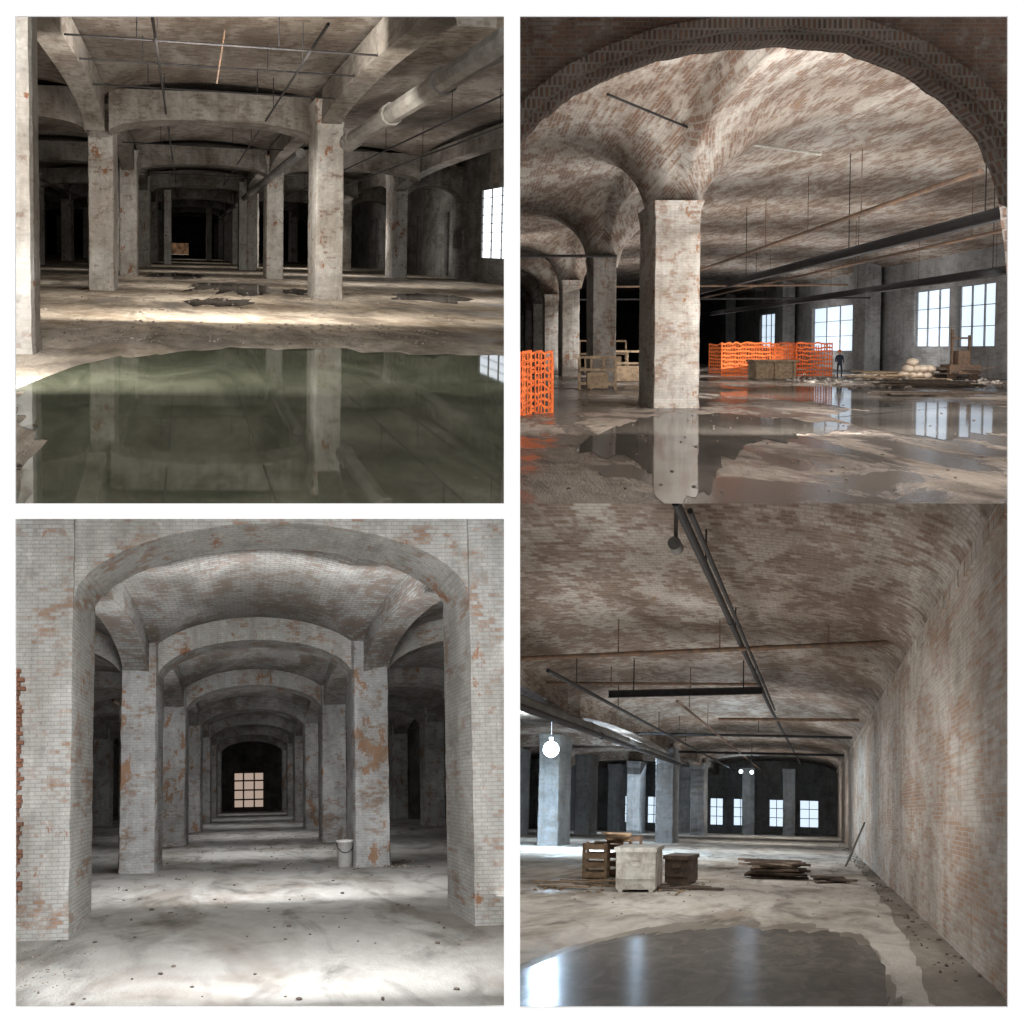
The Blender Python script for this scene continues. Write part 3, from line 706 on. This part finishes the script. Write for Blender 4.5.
planks(R,'timber_scrap',(-4.7,8.0,FZ),7,1.1,.5,M_wood,3,.03,.06,.3)
planks(R,'timber_scrap',(.5,9.4,FZ),6,.9,.25,M_wood2,3,.04,.12,.5)
planks(R,'timber_scrap',(-2.6,8.0,FZ),5,.9,.4,M_wood2,3,.03,.05,.5)
bm=bmesh.new()
for i in range(4):
    a=R.W((1.0+i*.08,12.2+i*.5,FZ)); b=R.W((1.66,12.9+i*.5,FZ+1.3-i*.15)); tube(bm,a,b,.035*R.s,6)
finish(R,'leaning_pole_bundle',bm,M_duct)
rubble(R,'wall_base_rubble',(1.3,1.7,4,20),200,.012,.04,M_rock2)
rubble(R,'stone_rubble',(-5,1.2,5.8,14),140,.012,.03,M_rock)
rubble(R,'stone_rubble',(-5.2,-2.2,7.4,9),80,.02,.06,M_wood)
pud=[(-3.2,3.0),(-2.9,3.6),(-2.69,4.27),(-2.5,4.7),(-2.18,5.08),(-1.51,5.4),(-.58,5.56),(.25,5.5),(.62,5.0),(.70,4.3),(.68,3.7),(.5,3.1),(.4,2.8),(-1,2.8),(-3,2.8)]
poly(R,'puddle',pud,FZ+.005,M_w4,.10)
poly(R,'damp_floor_stain',[((x+1.1)*1.07-1.1,(y-3)*1.09+3) for x,y in pud],FZ+.003,M_damp,.15,seed=3.0)
poly(R,'damp_floor_stain',[(1.0,3.2),(1.1,4.5),(1.25,6),(1.35,9),(1.45,13),(1.7,13),(1.7,3.2)],FZ+.003,M_damp,.12,seed=5.0)

# ================================================================ gallery partition + dividers
M_wh=plain('white_gallery_paint',(.95,.95,.95),(.94,.94,.94),.9)
def wbox(name,bs,mat):
    bm=bmesh.new()
    for x0,x1,y0,y1,z0,z1 in bs:
        vs=[bm.verts.new((x,y,z)) for z in (z0,z1) for x,y in ((x0,y0),(x1,y0),(x1,y1),(x0,y1))]
        for q in ((0,1,2,3),(4,5,6,7),(0,1,5,4),(1,2,6,5),(2,3,7,6),(3,0,4,7)): bm.faces.new([vs[i] for i in q])
    me=bpy.data.meshes.new(name); bm.to_mesh(me); bm.free(); me.materials.append(mat)
    o=bpy.data.objects.new(name,me); COL.objects.link(o); return o
y0,y1=D,D+.02
wbox('wall_front',[(-9,-3.08,y0,y1,-9,9),(3.075,9,y0,y1,-9,9),(-3.08,3.075,y0,y1,3.075,9),(-3.08,3.075,y0,y1,-9,-3.07),
  (-.05,.05,y0,y1,-3.07,3.075),(-3.08,-.05,y0,y1,-.043,.053)],M_wh)
wbox('wall_divider',[(-.03,.03,y1,320,-45,45)],M_wall1)
wbox('slab_divider',[(-60,-.03,y1,320,-.03,.03)],M_wall1)

# ---------------------------------------------------------------- lights
warm=(1,.95,.88); neu=(1,.98,.96); cool=(.72,.86,1); wht=(.98,.99,1)
for i,y in enumerate((9,12,15.5,19,24,30,37,45)):
    k=[1.9,2.7,2.0,1.5,1.0,.7,.6,.7][i]; ku=[1.4,1.9,1.8,1.3,.9,.6,.5,.5][i]
    fillA(TL,(.85,y,2.6),False,5,8,150*k,warm); fillA(TL,(.85,y,-1.1),True,5,8,110*ku,neu)
for y in (13,18,24,31):
    fillA(TL,(9,y,2.4),False,5,6,360,neu); fillA(TL,(9,y,-1.1),True,5,6,300,neu)
for y in (16,24): fillA(TL,(-6.5,y,2.4),False,4,4,60,neu)
area(TL,(1,8.3,2.2),(.9,16,.5),2.5,1600,warm)
area(TL,(-1.9,4.2,1.2),(-2.3,7,1.3),1.0,1000,neu)
for i,y in enumerate((7,10,13.5,18,23,29)):
    kk=[1,1,1,.9,.7,.55][i]
    for x in (8.5,15):
        fillA(TR,(x,y,2.4),False,3.4,4,150*kk,wht); fillA(TR,(x,y,-1.2),True,3.4,4,195*kk,neu)
for y in (19,24,31): fillA(TR,(22,y,2.4),False,3.4,3,190,wht); fillA(TR,(22,y,-1.2),True,3.4,3,130,wht)
for y in (9,14,20): fillA(TR,(2.2,y,-1.2),True,2,3,34,neu)
area(TR,(6,7.3,1.2),(6,14,.5),1.5,330,neu)
fillA(TR,(6,4.9,1.8),False,2.5,2.5,110,neu)
for i,y in enumerate((3.7,6.4,9.85,13.35,16.85,20.35,23.85)):
    k=[.42,.8,.75,.55,.4,.28,.22][i]
    fillA(BL,(.1,y,1.9),False,2.0,7,185*k,wht)
    if i: fillA(BL,(.1,y,-1.3),True,2.0,7,(125 if i==1 else 140)*k,wht)
    if i>1: fillA(BL,(-4.4,y,-1.3),True,2,4,8,wht)
    if i>2: fillA(BL,(4.6,y,-1.3),True,2,4,8,wht)
area(BL,(.2,5.6,1.2),(.2,10,0),1.2,200,wht)
area(BL,(.1,2.98,.8),(.1,5,1.1),1.6,270,wht)
for i,y in enumerate((5,7,9.5,12.5,16,20,24.5)):
    x=-1.8 if i==0 else -2.5
    fillA(BR,(x,y,2.2),False,3.2,7,115,neu); fillA(BR,(x,y,-1.3),True,3.2,7,155,neu)
for x,y in ((-7.4,13.5),(-10,18),(-11,24)): fillA(BR,(x,y,1.9),False,3.5,6,160,cool); fillA(BR,(x,y,-1.3),True,3.5,6,140,cool)

w=bpy.data.worlds.new('overcast'); sc.world=w; w.use_nodes=True
w.node_tree.nodes['Background'].inputs[0].default_value=(1,1,1,1); w.node_tree.nodes['Background'].inputs[1].default_value=1.08
cam=bpy.data.cameras.new('camera'); cam.lens=F/1024*36; cam.sensor_width=36; cam.clip_end=2000
co=bpy.data.objects.new('camera',cam); co.rotation_euler=(math.pi/2,0,0); COL.objects.link(co); sc.camera=co
